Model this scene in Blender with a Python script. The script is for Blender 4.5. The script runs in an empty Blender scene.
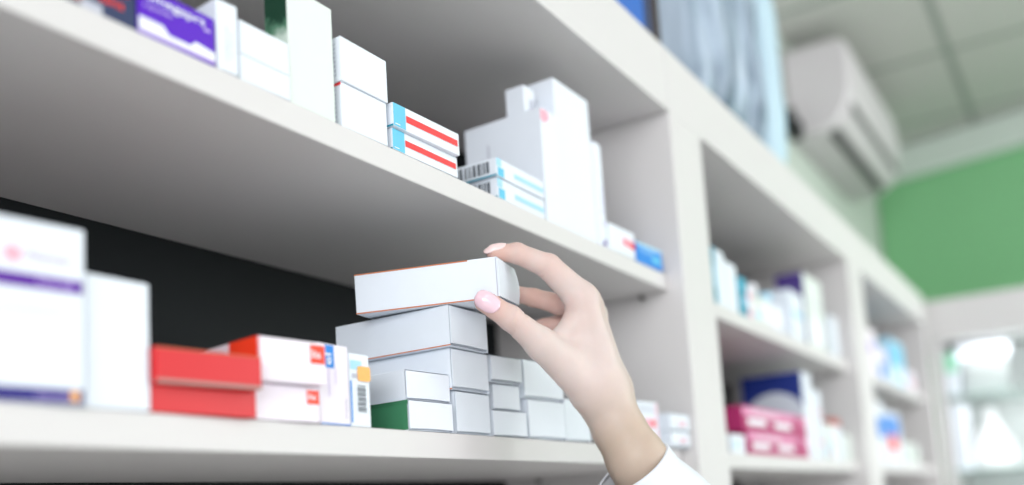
import bpy, bmesh, math, random
import numpy as np
from mathutils import Vector, Matrix

random.seed(7)
rng = np.random.default_rng(7)
scene = bpy.context.scene
COL = scene.collection
R = math.radians

# ------------------------------------------------------------------ materials
def lin(c):
    out = []
    for v in c:
        v = v / 255.0
        out.append(v / 12.92 if v <= 0.04045 else ((v + 0.055) / 1.055) ** 2.4)
    return (out[0], out[1], out[2], 1.0)

def mat(name, rgb, rough=0.5, spec=0.4, noise=0.0, nscale=40.0, bump=0.0, bscale=200.0, metal=0.0, **kw):
    m = bpy.data.materials.new(name)
    m.use_nodes = True
    nt = m.node_tree
    b = nt.nodes['Principled BSDF']
    c = lin(rgb)
    b.inputs['Base Color'].default_value = c
    b.inputs['Roughness'].default_value = rough
    b.inputs['Specular IOR Level'].default_value = spec
    b.inputs['Metallic'].default_value = metal
    for k, v in kw.items():
        b.inputs[k].default_value = v
    tc = nt.nodes.new('ShaderNodeTexCoord')
    if noise > 0:
        n = nt.nodes.new('ShaderNodeTexNoise')
        n.inputs['Scale'].default_value = nscale
        n.inputs['Detail'].default_value = 3
        nt.links.new(tc.outputs['Object'], n.inputs['Vector'])
        mx = nt.nodes.new('ShaderNodeMix')
        mx.data_type = 'RGBA'
        mx.inputs['A'].default_value = tuple(v * (1 - noise) for v in c[:3]) + (1,)
        mx.inputs['B'].default_value = tuple(min(1, v * (1 + noise)) for v in c[:3]) + (1,)
        nt.links.new(n.outputs['Fac'], mx.inputs['Factor'])
        nt.links.new(mx.outputs['Result'], b.inputs['Base Color'])
    if bump > 0:
        n2 = nt.nodes.new('ShaderNodeTexNoise')
        n2.inputs['Scale'].default_value = bscale
        n2.inputs['Detail'].default_value = 4
        nt.links.new(tc.outputs['Object'], n2.inputs['Vector'])
        bp = nt.nodes.new('ShaderNodeBump')
        bp.inputs['Strength'].default_value = bump
        bp.inputs['Distance'].default_value = 0.002
        nt.links.new(n2.outputs['Fac'], bp.inputs['Height'])
        nt.links.new(bp.outputs['Normal'], b.inputs['Normal'])
    return m

M = {}
M['shelf'] = mat('white_laminate', (215, 212, 212), 0.45, 0.35, noise=0.012, nscale=6)
M['back'] = mat('black_back_board', (20, 24, 27), 0.6, 0.2, noise=0.1, nscale=8)
M['card'] = mat('white_card', (227, 233, 242), 0.5, 0.35, noise=0.012, nscale=60, bump=0.03, bscale=300)
M['cardg'] = mat('greenish_white_card', (222, 229, 225), 0.5, 0.35, noise=0.01, nscale=60)
M['cardp'] = mat('pinkish_white_card', (238, 230, 240), 0.5, 0.35, noise=0.01, nscale=60)
M['cardb'] = mat('cool_white_card', (228, 235, 244), 0.45, 0.4, noise=0.02, nscale=60, bump=0.03, bscale=300)
M['slot'] = mat('dark_grey_slit_shade', (84, 82, 84), 0.8, 0.1)  # dark grey that paints the shade of the flap slits
M['rim'] = mat('orange_print_edge', (200, 122, 84), 0.6, 0.2)
M['purple'] = mat('purple_print', (86, 18, 188), 0.45, 0.4)
M['violet'] = mat('violet_print', (88, 30, 150), 0.45, 0.4)
M['navy'] = mat('navy_print', (44, 38, 122), 0.45, 0.4)
M['lav'] = mat('lavender_print', (196, 176, 232), 0.5, 0.3)
M['greytxt'] = mat('pale_grey_print', (188, 190, 204), 0.6, 0.2)
M['pinkp'] = mat('pink_print', (238, 176, 192), 0.6, 0.2)
M['red'] = mat('red_print', (226, 42, 46), 0.45, 0.4)
M['redd'] = mat('red_card', (208, 40, 46), 0.42, 0.4, noise=0.03, nscale=50)
M['orr'] = mat('orange_red_print', (238, 64, 34), 0.45, 0.4)
M['cyan'] = mat('cyan_print', (96, 192, 226), 0.45, 0.4)
M['sky'] = mat('pale_sky_print', (168, 216, 240), 0.5, 0.3)
M['teal'] = mat('teal_print', (24, 142, 168), 0.45, 0.4)
M['blue'] = mat('blue_print', (16, 128, 216), 0.45, 0.4)
M['deepblue'] = mat('deep_blue_print', (18, 46, 132), 0.45, 0.4)
M['ink'] = mat('dark_navy_card', (44, 56, 92), 0.5, 0.4, noise=0.12, nscale=60)
M['rust'] = mat('rust_print', (176, 84, 52), 0.5, 0.3, noise=0.15, nscale=90)
M['bar'] = mat('barcode_grey', (104, 110, 118), 0.6, 0.2)
M['green'] = mat('green_print', (62, 128, 92), 0.5, 0.35, noise=0.05, nscale=50)
M['orange'] = mat('orange_sticker', (248, 184, 108), 0.6, 0.3)
M['crim'] = mat('crimson_print', (176, 40, 104), 0.45, 0.4)
M['crimp'] = mat('pink_crimson_print', (226, 150, 188), 0.45, 0.4)
M['plum'] = mat('plum_print', (76, 56, 132), 0.5, 0.3)
M['brownred'] = mat('brick_red_print', (176, 84, 74), 0.5, 0.3)
M['white'] = mat('white_print', (238, 240, 246), 0.5, 0.3)
M['disc'] = mat('pale_disc_print', (214, 226, 236), 0.5, 0.3)
M['faint'] = mat('faint_grey_print', (210, 215, 226), 0.6, 0.2)
M['beige'] = mat('beige_card_edge', (168, 140, 134), 0.6, 0.2)

# patterned green card: mottled dark leaves over pale lower part
def mottled():
    m = mat('mottled_green_card', (60, 110, 84), 0.5, 0.3)
    nt = m.node_tree; b = nt.nodes['Principled BSDF']
    tc = nt.nodes.new('ShaderNodeTexCoord')
    n = nt.nodes.new('ShaderNodeTexNoise'); n.inputs['Scale'].default_value = 70; n.inputs['Detail'].default_value = 3
    nt.links.new(tc.outputs['Object'], n.inputs['Vector'])
    sp = nt.nodes.new('ShaderNodeSeparateXYZ'); nt.links.new(tc.outputs['Object'], sp.inputs[0])
    ma = nt.nodes.new('ShaderNodeMath'); ma.operation = 'MULTIPLY_ADD'
    ma.inputs[1].default_value = -24; ma.inputs[2].default_value = 1.5
    nt.links.new(sp.outputs['Z'], ma.inputs[0])
    ad = nt.nodes.new('ShaderNodeMath'); ad.operation = 'ADD'
    nt.links.new(ma.outputs[0], ad.inputs[0]); nt.links.new(n.outputs['Fac'], ad.inputs[1])
    cr = nt.nodes.new('ShaderNodeValToRGB')
    e = cr.color_ramp.elements
    e[0].position = 0.42; e[0].color = lin((26, 62, 46))
    e[1].position = 0.95; e[1].color = lin((200, 214, 204))
    k = e.new(0.62); k.color = lin((84, 128, 104))
    nt.links.new(ad.outputs[0], cr.inputs[0]); nt.links.new(cr.outputs[0], b.inputs['Base Color'])
    return m
M['mottle'] = mottled()

# ------------------------------------------------------------------ helpers
def tag(o, label=None, cat=None, group=None, kind=None):
    if label: o['label'] = label
    if cat: o['category'] = cat
    if group: o['group'] = group
    if kind: o['kind'] = kind
    return o

def empty(name, loc=(0, 0, 0), rz=0.0):
    o = bpy.data.objects.new(name, None)
    COL.objects.link(o)
    o.location = loc
    o.rotation_euler = (0, 0, rz)
    o.empty_display_size = 0.02
    return o

def link(name, me, mats, parent=None, smooth=False):
    for m in mats:
        me.materials.append(m)
    o = bpy.data.objects.new(name, me)
    COL.objects.link(o)
    if parent is not None:
        o.parent = parent
    if smooth:
        for p in me.polygons:
            p.use_smooth = True
    return o

class MB:
    """collects polygons with material slots"""
    def __init__(self):
        self.v, self.f, self.m, self.mats = [], [], [], []
    def slot(self, m):
        if m not in self.mats:
            self.mats.append(m)
        return self.mats.index(m)
    def add(self, verts, faces, m):
        k = len(self.v); s = self.slot(m)
        self.v += [tuple(p) for p in verts]
        for f in faces:
            self.f.append([i + k for i in f]); self.m.append(s)
    def bm(self, bm, m):
        bm.verts.ensure_lookup_table(); bm.verts.index_update()
        self.add([v.co[:] for v in bm.verts], [[v.index for v in f.verts] for f in bm.faces], m)
        bm.free()
    def box(self, lo, hi, m, bev=0.0, seg=2):
        self.bm(bevel_box(lo, hi, bev, seg), m)
    def quad(self, a, b, c, d, m):
        self.add([a, b, c, d], [[0, 1, 2, 3]], m)
    def build(self, name, parent=None, smooth=False):
        me = bpy.data.meshes.new(name)
        me.from_pydata(self.v, [], self.f)
        for p, s in zip(me.polygons, self.m):
            p.material_index = s
        o = link(name, me, self.mats, parent, smooth)
        return o

def bevel_box(lo, hi, bev=0.0, seg=2):
    bm = bmesh.new()
    bmesh.ops.create_cube(bm, size=1.0)
    lo = Vector(lo); hi = Vector(hi)
    for v in bm.verts:
        v.co = Vector([lo[i] + (v.co[i] + 0.5) * (hi[i] - lo[i]) for i in range(3)])
    if bev > 0:
        bmesh.ops.bevel(bm, geom=bm.edges[:], offset=bev, segments=seg, profile=0.5, affect='EDGES')
    return bm

def lathe(profile, n=24):
    """profile of (r, z) -> verts, faces, closed at both ends"""
    vs, fs = [], []
    for r, z in profile:
        for k in range(n):
            a = 2 * math.pi * k / n
            vs.append((r * math.cos(a), r * math.sin(a), z))
    for i in range(len(profile) - 1):
        for k in range(n):
            fs.append([i * n + k, i * n + (k + 1) % n, (i + 1) * n + (k + 1) % n, (i + 1) * n + k])
    fs.append(list(range(n))[::-1])
    fs.append([(len(profile) - 1) * n + k for k in range(n)])
    return vs, fs

_txt = {}
def text_mesh(s, bold=0.0):
    """filled flat lettering, scaled to unit height, left aligned: verts (x, y), faces, width"""
    key = (s, bold)
    if key in _txt:
        return _txt[key]
    cu = bpy.data.curves.new('lettering', 'FONT')
    cu.body = s; cu.size = 1.0; cu.resolution_u = 3; cu.offset = bold
    ob = bpy.data.objects.new('lettering', cu)
    COL.objects.link(ob)
    bpy.context.view_layer.update()
    dg = bpy.context.evaluated_depsgraph_get()
    ev = ob.evaluated_get(dg)
    me = ev.to_mesh()
    vs = [(v.co.x, v.co.y) for v in me.vertices]
    fs = [list(p.vertices) for p in me.polygons]
    ev.to_mesh_clear()
    bpy.data.objects.remove(ob); bpy.data.curves.remove(cu)
    x0 = min(v[0] for v in vs); x1 = max(v[0] for v in vs)
    vs = [((v[0] - x0), v[1]) for v in vs]
    _txt[key] = (vs, fs, x1 - x0)
    return _txt[key]

# ------------------------------------------------------------------ cartons
EPS = 0.00022
def face_map(face, w, d, h, out=EPS):
    """maps (u, v) in metres on a face to a local point"""
    if face == 'f':
        return lambda u, v: (u, -out, v), w, h
    if face == 'l':                      # seen from -X: left of view is the back
        return lambda u, v: (-out, d - u, v), d, h
    if face == 'u':                      # underside
        return lambda u, v: (u, d - v, -out), w, d

def put_prints(mb, prints, w, d, h, only=None, out=EPS):
    for k, p in enumerate(prints):
        kind, face = p[0], p[1]
        if only and face not in only:
            continue
        fm, W, H = face_map(face, w, d, h, out + 0.00008 * (k % 6))
        if kind == 'r':                  # rectangle in fractions
            u0, v0, u1, v1, m = p[2:7]
            mb.quad(fm(u0 * W, v0 * H), fm(u1 * W, v0 * H), fm(u1 * W, v1 * H), fm(u0 * W, v1 * H), M[m])
        elif kind == 'p':                # polygon in fractions
            pts, m = p[2], p[3]
            mb.add([fm(a * W, b * H) for a, b in pts], [list(range(len(pts)))], M[m])
        elif kind == 't':                # text: u, v of its lower left, width fraction, cap height fraction, material, turn
            s, u, v, wf, hf, m = p[2:8]
            turn = p[8] if len(p) > 8 else 0
            vs, fs, tw = text_mesh(s, 0.012)
            pts = []
            for a, b in vs:
                if turn:                 # reads upwards
                    pts.append(fm(u * W - b * hf * W / 0.72, v * H + a / tw * wf * H))
                else:
                    pts.append(fm(u * W + a / tw * wf * W, v * H + b * hf * H / 0.72))
            mb.add(pts, fs, M[m])
        elif kind == 'b':                # barcode
            u0, v0, u1, v1 = p[2:6]
            r = random.Random(int(u0 * 1000) + 3)
            x = u0
            while x < u1:
                bw = r.choice((0.012, 0.02, 0.035)) * (u1 - u0) * 2
                e = min(x + bw, u1)
                mb.quad(fm(x * W, v0 * H), fm(e * W, v0 * H), fm(e * W, v1 * H), fm(x * W, v1 * H), M['bar'])
                x = e + r.choice((0.012, 0.02, 0.03)) * (u1 - u0) * 2
        elif kind == 'd':                # disc cut by the face: centre, radius in metres
            cx, cy, rad, m = p[2:6]
            pts = []
            for j in range(48):
                a = 2 * math.pi * j / 48
                pts.append((min(max(cx * W + rad * math.cos(a), 0), W), min(max(cy * H + rad * math.sin(a), 0), H)))
            mb.add([fm(a, b) for a, b in pts], [list(range(48))], M[m])

def carton(label, x, y, th, w, d, h, z, body='card', prints=(), group=None, flap=None, side=None, name='medicine_box',
           cat='box', rot=None, slit=0.0014, bow=0.0):
    """a folded card carton; its front-left-bottom corner stands at x, y, z.
    flap: None for a plain printed face; 'end' for a tuck-in end panel on the front."""
    mb = MB()
    bm = bevel_box((0, 0, 0), (w, d, h), 0)
    bm.faces.ensure_lookup_table()
    if flap:
        fr = [f for f in bm.faces if f.normal.y < -0.9]
        bmesh.ops.inset_individual(bm, faces=fr, thickness=0.0007, depth=-0.0035)
    corner = lambda v: all(abs(v.co[i]) < 1e-6 or abs(v.co[i] - (w, d, h)[i]) < 1e-6 for i in range(3))
    es = [e for e in bm.edges if corner(e.verts[0]) and corner(e.verts[1])]
    bmesh.ops.bevel(bm, geom=es, offset=0.0005, segments=2, profile=0.5, affect='EDGES')
    if flap:                              # board inside the end, coloured dark as shade in the slits
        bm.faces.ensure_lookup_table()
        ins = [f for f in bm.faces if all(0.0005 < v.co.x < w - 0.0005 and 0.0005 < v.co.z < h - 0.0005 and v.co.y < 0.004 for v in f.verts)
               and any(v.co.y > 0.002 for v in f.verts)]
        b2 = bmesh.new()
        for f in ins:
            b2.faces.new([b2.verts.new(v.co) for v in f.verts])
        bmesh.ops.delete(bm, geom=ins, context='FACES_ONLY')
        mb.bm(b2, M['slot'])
    mb.bm(bm, M[body])
    if side:                              # a printed left side and its lighter fold line
        fm, W, H = face_map('l', w, d, h)
        mb.quad(fm(0.0006, 0.0006), fm(W - 0.0006, 0.0006), fm(W - 0.0006, H - 0.0006), fm(0.0006, H - 0.0006), M[side])
    put_prints(mb, prints, w, d, h, only=('l', 'u') if flap else None)
    o = mb.build(name)
    if rot is None:
        o.location = (x, y, z + 0.0003); o.rotation_euler = (0, 0, R(th))
    else:
        o.matrix_world = Matrix.Translation((x, y, z)) @ rot.to_4x4()
    tag(o, label, cat, group)
    if flap:
        fb = MB()
        n = 8
        vs, fs = [], []
        lo = slit
        for j in range(5):
            for i in range(n + 1):
                u = i / n; t = j / 4
                sag = 0.0007 * math.sin(math.pi * u) * (1 - t) + 0.0004 * math.sin(3.1 * u + 1.3 * t)
                xx = 0.0010 + u * (w - 0.0020)
                zz = lo + sag * 0.5 + t * (h - 0.0008 - lo - sag * 0.5)
                yy = -0.0003 + 0.0005 * (1 - t) * math.sin(math.pi * u) - bow * u ** 1.3 * math.sin(math.pi * 0.82 * (1 - t))
                vs.append((xx, yy, zz))
        for j in range(4):
            for i in range(n):
                a = j * (n + 1) + i
                fs.append([a, a + 1, a + n + 2, a + n + 1])
        m = len(vs)
        vs += [(p[0], p[1] + 0.0009, p[2]) for p in vs]
        fs += [[k + m for k in f[::-1]] for f in fs]
        rim = [i for i in range(n + 1)] + [j * (n + 1) + n for j in range(1, 5)] + [4 * (n + 1) + i for i in range(n - 1, -1, -1)] + [j * (n + 1) for j in range(3, 0, -1)]
        for a, b in zip(rim, rim[1:] + rim[:1]):
            fs.append([b, a, a + m, b + m])
        fb.add(vs, fs, M[body])
        put_prints(fb, prints, w, d, h, only=('f',), out=0.0009)
        fb.build('end_flap', o)
    return o

SH0, SH1 = 0.0690, 0.2892                 # tops of the two shelves
G0, G1 = 'boxes on the lower shelf', 'boxes on the upper shelf'

# ---- lower shelf, from the left
carton('large white box with violet band and navy foot, cut by the left picture edge', 0.2005, 0.0285, -7.2, 0.0960, 0.06, 0.0919, SH0, 'card', [
    ('r', 'f', 0, 0.005, 0.99, 0.085, 'navy'), ('t', 'f', 'active care', 0.74, 0.03, 0.17, 0.03, 'lav'), ('r', 'f', 0.92, 0.02, 0.965, 0.075, 'orange'),
    ('r', 'f', 0, 0.625, 0.985, 0.70, 'violet'), ('t', 'f', 'PLUS 500', 0.75, 0.645, 0.19, 0.035, 'lav'),
    ('d', 'f', 0.625, 0.80, 0.0042, 'pinkp'), ('d', 'f', 0.625, 0.80, 0.0022, 'card'), ('t', 'f', 'Pharmex', 0.70, 0.785, 0.22, 0.045, 'lav'),
    ('r', 'f', 0.1, 0.5, 0.88, 0.507, 'greytxt')], G0)
carton('plain white box between the violet-banded box and the red boxes', 0.2993, 0.0210, -2.0, 0.0380, 0.055, 0.0712, SH0, 'card', [
    ('r', 'f', 0.45, 0.1, 0.85, 0.3, 'white')], G0)
red_up = [('r', 'l', 0, 0, 1, 1, 'redd')]
carton('red box, lower of the two red ones', 0.3385, 0.0208, -4.5, 0.0712, 0.07, 0.0152, SH0, 'redd', [
    ('r', 'f', 0.0, 0.94, 1, 0.985, 'red')], 'two red boxes')
carton('red box, upper of the two red ones, jutting forward', 0.3378, 0.0150, -7.6, 0.0690, 0.07, 0.0203, 0.0846, 'redd', [
    ('r', 'f', 0.0, 0.955, 1, 0.985, 'rim'), ('r', 'f', 0.0, 0.0, 1, 0.11, 'beige')], 'two red boxes')
tagp = lambda u0, v0, u1, v1: [('r', 'f', u0, v0, u1, v1, 'orr'), ('t', 'f', 'lis', u0 + 0.02, v0 + 0.14, (u1 - u0) * 0.62, (v1 - v0) * 0.42, 'white')]
carton('white box with orange-red corner tag, under the tilted one of the same kind', 0.4142, 0.0215, -6.2, 0.0520, 0.11, 0.0231, SH0, 'cardp',
       tagp(0.80, 0.50, 0.995, 0.90) + [('r', 'f', 0.0, 0.0, 0.02, 1, 'red')], 'two white boxes with orange-red tags')
carton('white box with orange-red corner tag and red side, on top of its twin', 0.4118, 0.0140, -8.4, 0.0520, 0.11, 0.0275, 0.0926, 'cardp',
       tagp(0.76, 0.48, 0.985, 0.93) + [('r', 'f', 0.0, 0.0, 0.012, 1, 'red'), ('r', 'l', 0.72, 0, 1.0, 1, 'orr'),
        ('t', 'l', 'lis', 0.74, 0.42, 0.2, 0.22, 'white')], 'two white boxes with orange-red tags')
carton('upright pinkish white box with a blue tab at its top', 0.4728, 0.0220, 0.3, 0.0300, 0.05, 0.0557, SH0, 'cardp', [
    ('r', 'f', 0.18, 0.70, 0.52, 0.985, 'blue'), ('t', 'f', 'el', 0.42, 0.74, 0.14, 0.2, 'white', 1),
    ('t', 'f', 'medicament', 0.34, 0.35, 0.34, 0.06, 'lav', 1), ('t', 'f', 'tablets', 0.56, 0.5, 0.2, 0.04, 'lav', 1),
    ('t', 'f', '20 capsules', 0.9, 0.08, 0.25, 0.07, 'greytxt', 1), ('r', 'f', 0, 0, 1, 0.015, 'blue')], G0)
bf = carton('small white upright box with barcode and round orange sticker', 0.5045, 0.0228, -0.4, 0.0212, 0.05, 0.0522, SH0, 'card', [
    ('r', 'f', 0.02, 0.05, 0.10, 0.62, 'blue'), ('r', 'f', 0.05, 0.78, 0.6, 0.9, 'sky'), ('r', 'f', 0.12, 0.66, 0.4, 0.72, 'greytxt')]
    + [('r', 'f', 0.36, 0.2 + 0.022 * k, 0.78, 0.2 + 0.022 * k + (0.014 if k % 3 else 0.008), 'bar') for k in range(17)], G0)
mb = MB()
pts = []
for (cx, cz), a0 in (((0.0195, 0.0415), 0), ((0.0105, 0.0415), 90), ((0.0105, 0.0345), 180), ((0.0195, 0.0345), 270)):
    for k in range(5):
        a = R(a0 + 90 * k / 4)
        pts.append((cx - 0.0005 + 0.0018 * math.cos(a), cz + 0.0018 * math.sin(a)))
n = len(pts)
mb.add([(a, -0.0004, b) for a, b in pts] + [(a, -0.0009 - 0.0006 * (a > 0.015), b) for a, b in pts],
       [list(range(n, 2 * n))] + [[k, (k + 1) % n, n + (k + 1) % n, n + k] for k in range(n)], M['orange'])
tag(mb.build('sticker', bf), 'orange sticker')

carton('box with green side and white end, lowest beside the tall white stack', 0.5694, 0.0227, -2.6, 0.0548, 0.085, 0.0236, SH0, 'card', [
    ('r', 'l', 0, 0.86, 1, 0.99, 'green')], G0, flap='end', side='green')
carton('white box lying on the green-sided box', 0.5725, 0.0266, -4.2, 0.0530, 0.085, 0.0235, 0.0930, 'card', [], G0, flap='end')
rimp = [('r', 'l', 0, 0.0, 1, 0.028, 'rim')]
GS = 'stack of white boxes under the raised box'
carton('white box at the bottom of the three-box stack', 0.6310, 0.0225, 0.0, 0.0512, 0.115, 0.0352, SH0, 'cardb', [], GS, flap='end', slit=0.0018)
carton('white box in the middle of the three-box stack', 0.6256, 0.0205, -0.4, 0.0540, 0.12, 0.0342, 0.1046, 'cardb', rimp, GS, flap='end', slit=0.0024)
carton('white box on top of the three-box stack, shaded by the raised box', 0.6189, 0.0150, 1.0, 0.0564, 0.12, 0.0335, 0.1391, 'cardb', rimp, GS, flap='end', slit=0.0020)
GJ = 'white boxes right of the three-box stack'
carton('white box on the shelf under the small sunken box', 0.6855, 0.0225, -5.4, 0.0500, 0.09, 0.0229, SH0, 'card', [], GJ, flap='end', slit=0.0009)
carton('small white box sunken between two others, middle of its pile', 0.6905, 0.0245, -6.0, 0.0395, 0.09, 0.0233, 0.0923, 'card', [], GJ, flap='end', slit=0.0012)
carton('white box topping the pile next to the three-box stack', 0.6842, 0.0206, -5.0, 0.0460, 0.09, 0.0236, 0.1160, 'card', [], GJ, flap='end', slit=0.0021)
carton('white box under the last pile, beneath the thumb side of the hand', 0.7444, 0.0220, -3.9, 0.0630, 0.09, 0.0365, SH0, 'card', [], GJ, flap='end', slit=0.0018)
carton('white box topping the last pile, partly behind the wrist', 0.7403, 0.0219, -3.0, 0.0680, 0.09, 0.0362, 0.1059, 'card', [], GJ, flap='end', slit=0.0024)
carton('white box behind the forearm, rightmost of the white boxes on that shelf', 0.8136, 0.0220, -2.0, 0.0510, 0.09, 0.0420, SH0, 'card', [], GJ, flap='end')
carton('white box with red print, right of the forearm', 0.9870, 0.0222, -6, 0.0482, 0.05, 0.0515, SH0, 'card', [
    ('r', 'f', 0.86, 0.02, 0.93, 0.98, 'pinkp'), ('r', 'f', 0.3, 0.42, 0.8, 0.62, 'pinkp'), ('d', 'f', 0.72, 0.52, 0.004, 'red'), ('r', 'f', 0.1, 0.75, 0.8, 0.92, 'faint')], G0)
pr = [('t', 'f', 'oral', 0.45, 0.42, 0.3, 0.24, 'pinkp'), ('r', 'f', 0.42, 0.28, 0.78, 0.36, 'pinkp')]
carton('small white box with pink print on the shelf, by the upright', 1.0490, 0.0100, -1.8, 0.0560, 0.05, 0.0192, SH0, 'card', pr, 'two small boxes by the upright', flap='end', slit=0.0018)
carton('small white box with pink print lying on another, by the upright', 1.0490, 0.0095, -2.5, 0.0555, 0.05, 0.0205, 0.0886, 'card', pr, 'two small boxes by the upright', flap='end', slit=0.0018)

# ---- the box in the hand
def rot3(yaw, pitch, roll):
    return (Matrix.Rotation(R(yaw), 3, 'Z') @ Matrix.Rotation(R(pitch), 3, 'X') @ Matrix.Rotation(R(roll), 3, 'Y'))
HB = 0.987
carton('white box held between thumb and fingers, tilted off the stack', 0.6308, -0.0265, 0, 0.0565 * HB, 0.125 * HB, 0.034 * HB, 0.1729, 'cardb', [
    ('r', 'l', 0.0, 0.965, 0.8, 0.995, 'rim'), ('r', 'l', 0, 0.004, 1, 0.035, 'rim'), ('r', 'l', 0.988, 0.04, 0.994, 0.97, 'greytxt')],
    None, flap='end', rot=rot3(16.975, 0.257, -3.424), bow=0.0034, slit=0.0015)


# ---- upper shelf, from the left
carton('dark navy box with rust band and red lettering at the top left', 0.2796, 0.0240, -1.0, 0.0545, 0.05, 0.060, SH1, 'ink', [
    ('r', 'f', 0.0, 0.06, 0.40, 1, 'rust'), ('r', 'f', 0.36, 0.0, 0.60, 0.10, 'greytxt'), ('t', 'f', 'sana', 0.55, 0.15, 0.30, 0.09, 'orr'), ('t', 'f', 'forte', 0.55, 0.30, 0.36, 0.10, 'orr')], G1)
carton('purple box with white lettering', 0.3350, 0.0222, -1.0, 0.0548, 0.05, 0.0311, SH1, 'purple', [
    ('r', 'f', 0.0, 0.04, 1, 0.12, 'lav'), ('p', 'f', ((0.0, 0.10), (1.0, 0.10), (1.0, 0.26), (0.73, 0.32), (0.66, 0.2), (0.38, 0.2), (0.3, 0.34), (0.0, 0.34)), 'white'),
    ('t', 'f', 'omegaprs', 0.08, 0.74, 0.78, 0.17, 'white'), ('t', 'f', 'capsules', 0.06, 0.57, 0.36, 0.09, 'lav'), ('r', 'f', 0.84, 0.64, 0.93, 0.7, 'lav')], G1)
carton('narrow upright white box beside the purple box', 0.3918, 0.0215, -4.0, 0.0162, 0.045, 0.0468, SH1, 'card', [
    ('t', 'f', 'medical use', 0.5, 0.15, 0.5, 0.1, 'greytxt', 1), ('t', 'f', 'lot 0412', 0.72, 0.2, 0.38, 0.08, 'greytxt', 1)], G1)
carton('white box left of the tall white box, lower of two', 0.4110, 0.0225, -1.5, 0.0440, 0.030, 0.0178, SH1, 'card', [], G1)
carton('white box left of the tall white box, upper of two', 0.4112, 0.0225, -1.2, 0.0438, 0.030, 0.0230, 0.3074, 'card', [], G1)
carton('tall white box with a mottled green side at the shelf edge', 0.4562, 0.0230, -0.5, 0.0448, 0.0225, 0.0873, SH1, 'cardg', [], G1, side='mottle')
dots = [('r', 'l', 0.80, 0.12 + 0.1 * k, 0.9, 0.17 + 0.1 * k, 'faint') for k in range(8)]
carton('white box right of the tall white box, lower of two', 0.5083, 0.0226, -1.2, 0.0506, 0.05, 0.0345, SH1, 'card', dots + [('r', 'l', 0.7, 0.93, 1, 0.99, 'red')], G1)
carton('white box right of the tall white box, upper of two', 0.5075, 0.0208, -0.6, 0.0522, 0.05, 0.0344, 0.3241, 'card', dots, G1)
rs = [('r', 'f', 0.0, 0.02, 0.17, 0.98, 'cyan'), ('r', 'f', 0.18, 0.37, 0.97, 0.66, 'red'), ('r', 'f', 0.02, 0.1, 0.09, 0.14, 'white'), ('r', 'l', 0.5, 0.0, 1, 0.08, 'teal')]
carton('flat white box with cyan tab and red stripe, lower of the pair', 0.5653, 0.0219, -0.8, 0.0862, 0.05, 0.0177, SH1, 'card', rs, 'two red-striped boxes')
carton('flat white box with cyan tab and red stripe, upper of the pair', 0.5640, 0.0190, -1.7, 0.0858, 0.05, 0.0194, 0.3072, 'card', rs, 'two red-striped boxes')
cs = [('r', 'f', 0.0, 0.55, 0.10, 0.98, 'sky'), ('r', 'f', 0.02, 0.02, 0.14, 0.5, 'cyan'), ('r', 'f', 0.35, 0.30, 0.98, 0.55, 'sky'), ('b', 'l', 0.12, 0.22, 0.9, 0.85), ('r', 'l', 0.0, 0.0, 1, 0.09, 'teal')]
carton('flat white box with barcode end and pale blue stripe, lower of the pair', 0.7166, 0.0219, 0.6, 0.0880, 0.06, 0.0193, SH1, 'card', cs, 'two blue-striped barcode boxes')
carton('flat white box with barcode end and pale blue stripe, upper of the pair', 0.7138, 0.0200, 0.2, 0.0872, 0.06, 0.0176, 0.3089, 'card', cs, 'two blue-striped barcode boxes')
carton('large white box with pale pink corner, left in the tall white cluster', 0.8097, 0.0234, -1.5, 0.0345, 0.0945, 0.1200, SH1, 'card', [
    ('p', 'f', ((0.0, 0.985), (0.0, 0.9), (0.2, 0.87), (0.5, 0.93), (0.42, 0.99)), 'pinkp'), ('r', 'l', 0.3, 0.55, 0.32, 0.8, 'greytxt')], G1)
carton('tallest white box of the cluster near the upright', 0.8475, 0.0263, -0.6, 0.0780, 0.040, 0.1660, SH1, 'card', [], G1)
carton('small white box standing on top of the large pink-cornered box', 0.8130, 0.0430, -1.5, 0.0210, 0.022, 0.0300, SH1 + 0.1204, 'card', [('r', 'f', 0.5, 0.1, 0.9, 0.6, 'greytxt')], G1)
carton('slim white box with violet marks, right in the tall white cluster', 0.9262, 0.0225, -0.5, 0.0170, 0.045, 0.1195, SH1, 'card', [
    ('p', 'f', ((0.2, 0.01), (0.85, 0.01), (0.85, 0.085)), 'violet'), ('r', 'f', 0.6, 0.2, 0.8, 0.24, 'lav'), ('r', 'f', 0.4, 0.32, 0.62, 0.35, 'lav'), ('t', 'f', 'plus', 0.75, 0.4, 0.18, 0.2, 'lav', 1)], G1)
carton('white box with small red print at the shelf end', 0.9460, 0.0216, -1.7, 0.0655, 0.05, 0.0306, SH1, 'card', [
    ('r', 'f', 0.52, 0.35, 0.9, 0.68, 'pinkp'), ('r', 'f', 0.82, 0.33, 0.99, 0.6, 'red'), ('t', 'f', 'forte', 0.55, 0.42, 0.25, 0.16, 'red')], G1)
carton('small bright blue box, last on the upper shelf', 1.0203, 0.0217, -3.0, 0.0680, 0.05, 0.0250, SH1, 'blue', [
    ('t', 'f', 'nasal', 0.15, 0.6, 0.5, 0.2, 'sky'), ('r', 'f', 0.6, 0.25, 0.9, 0.55, 'cyan'), ('r', 'f', 0, 0.84, 1, 0.98, 'sky')], G1)

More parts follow.
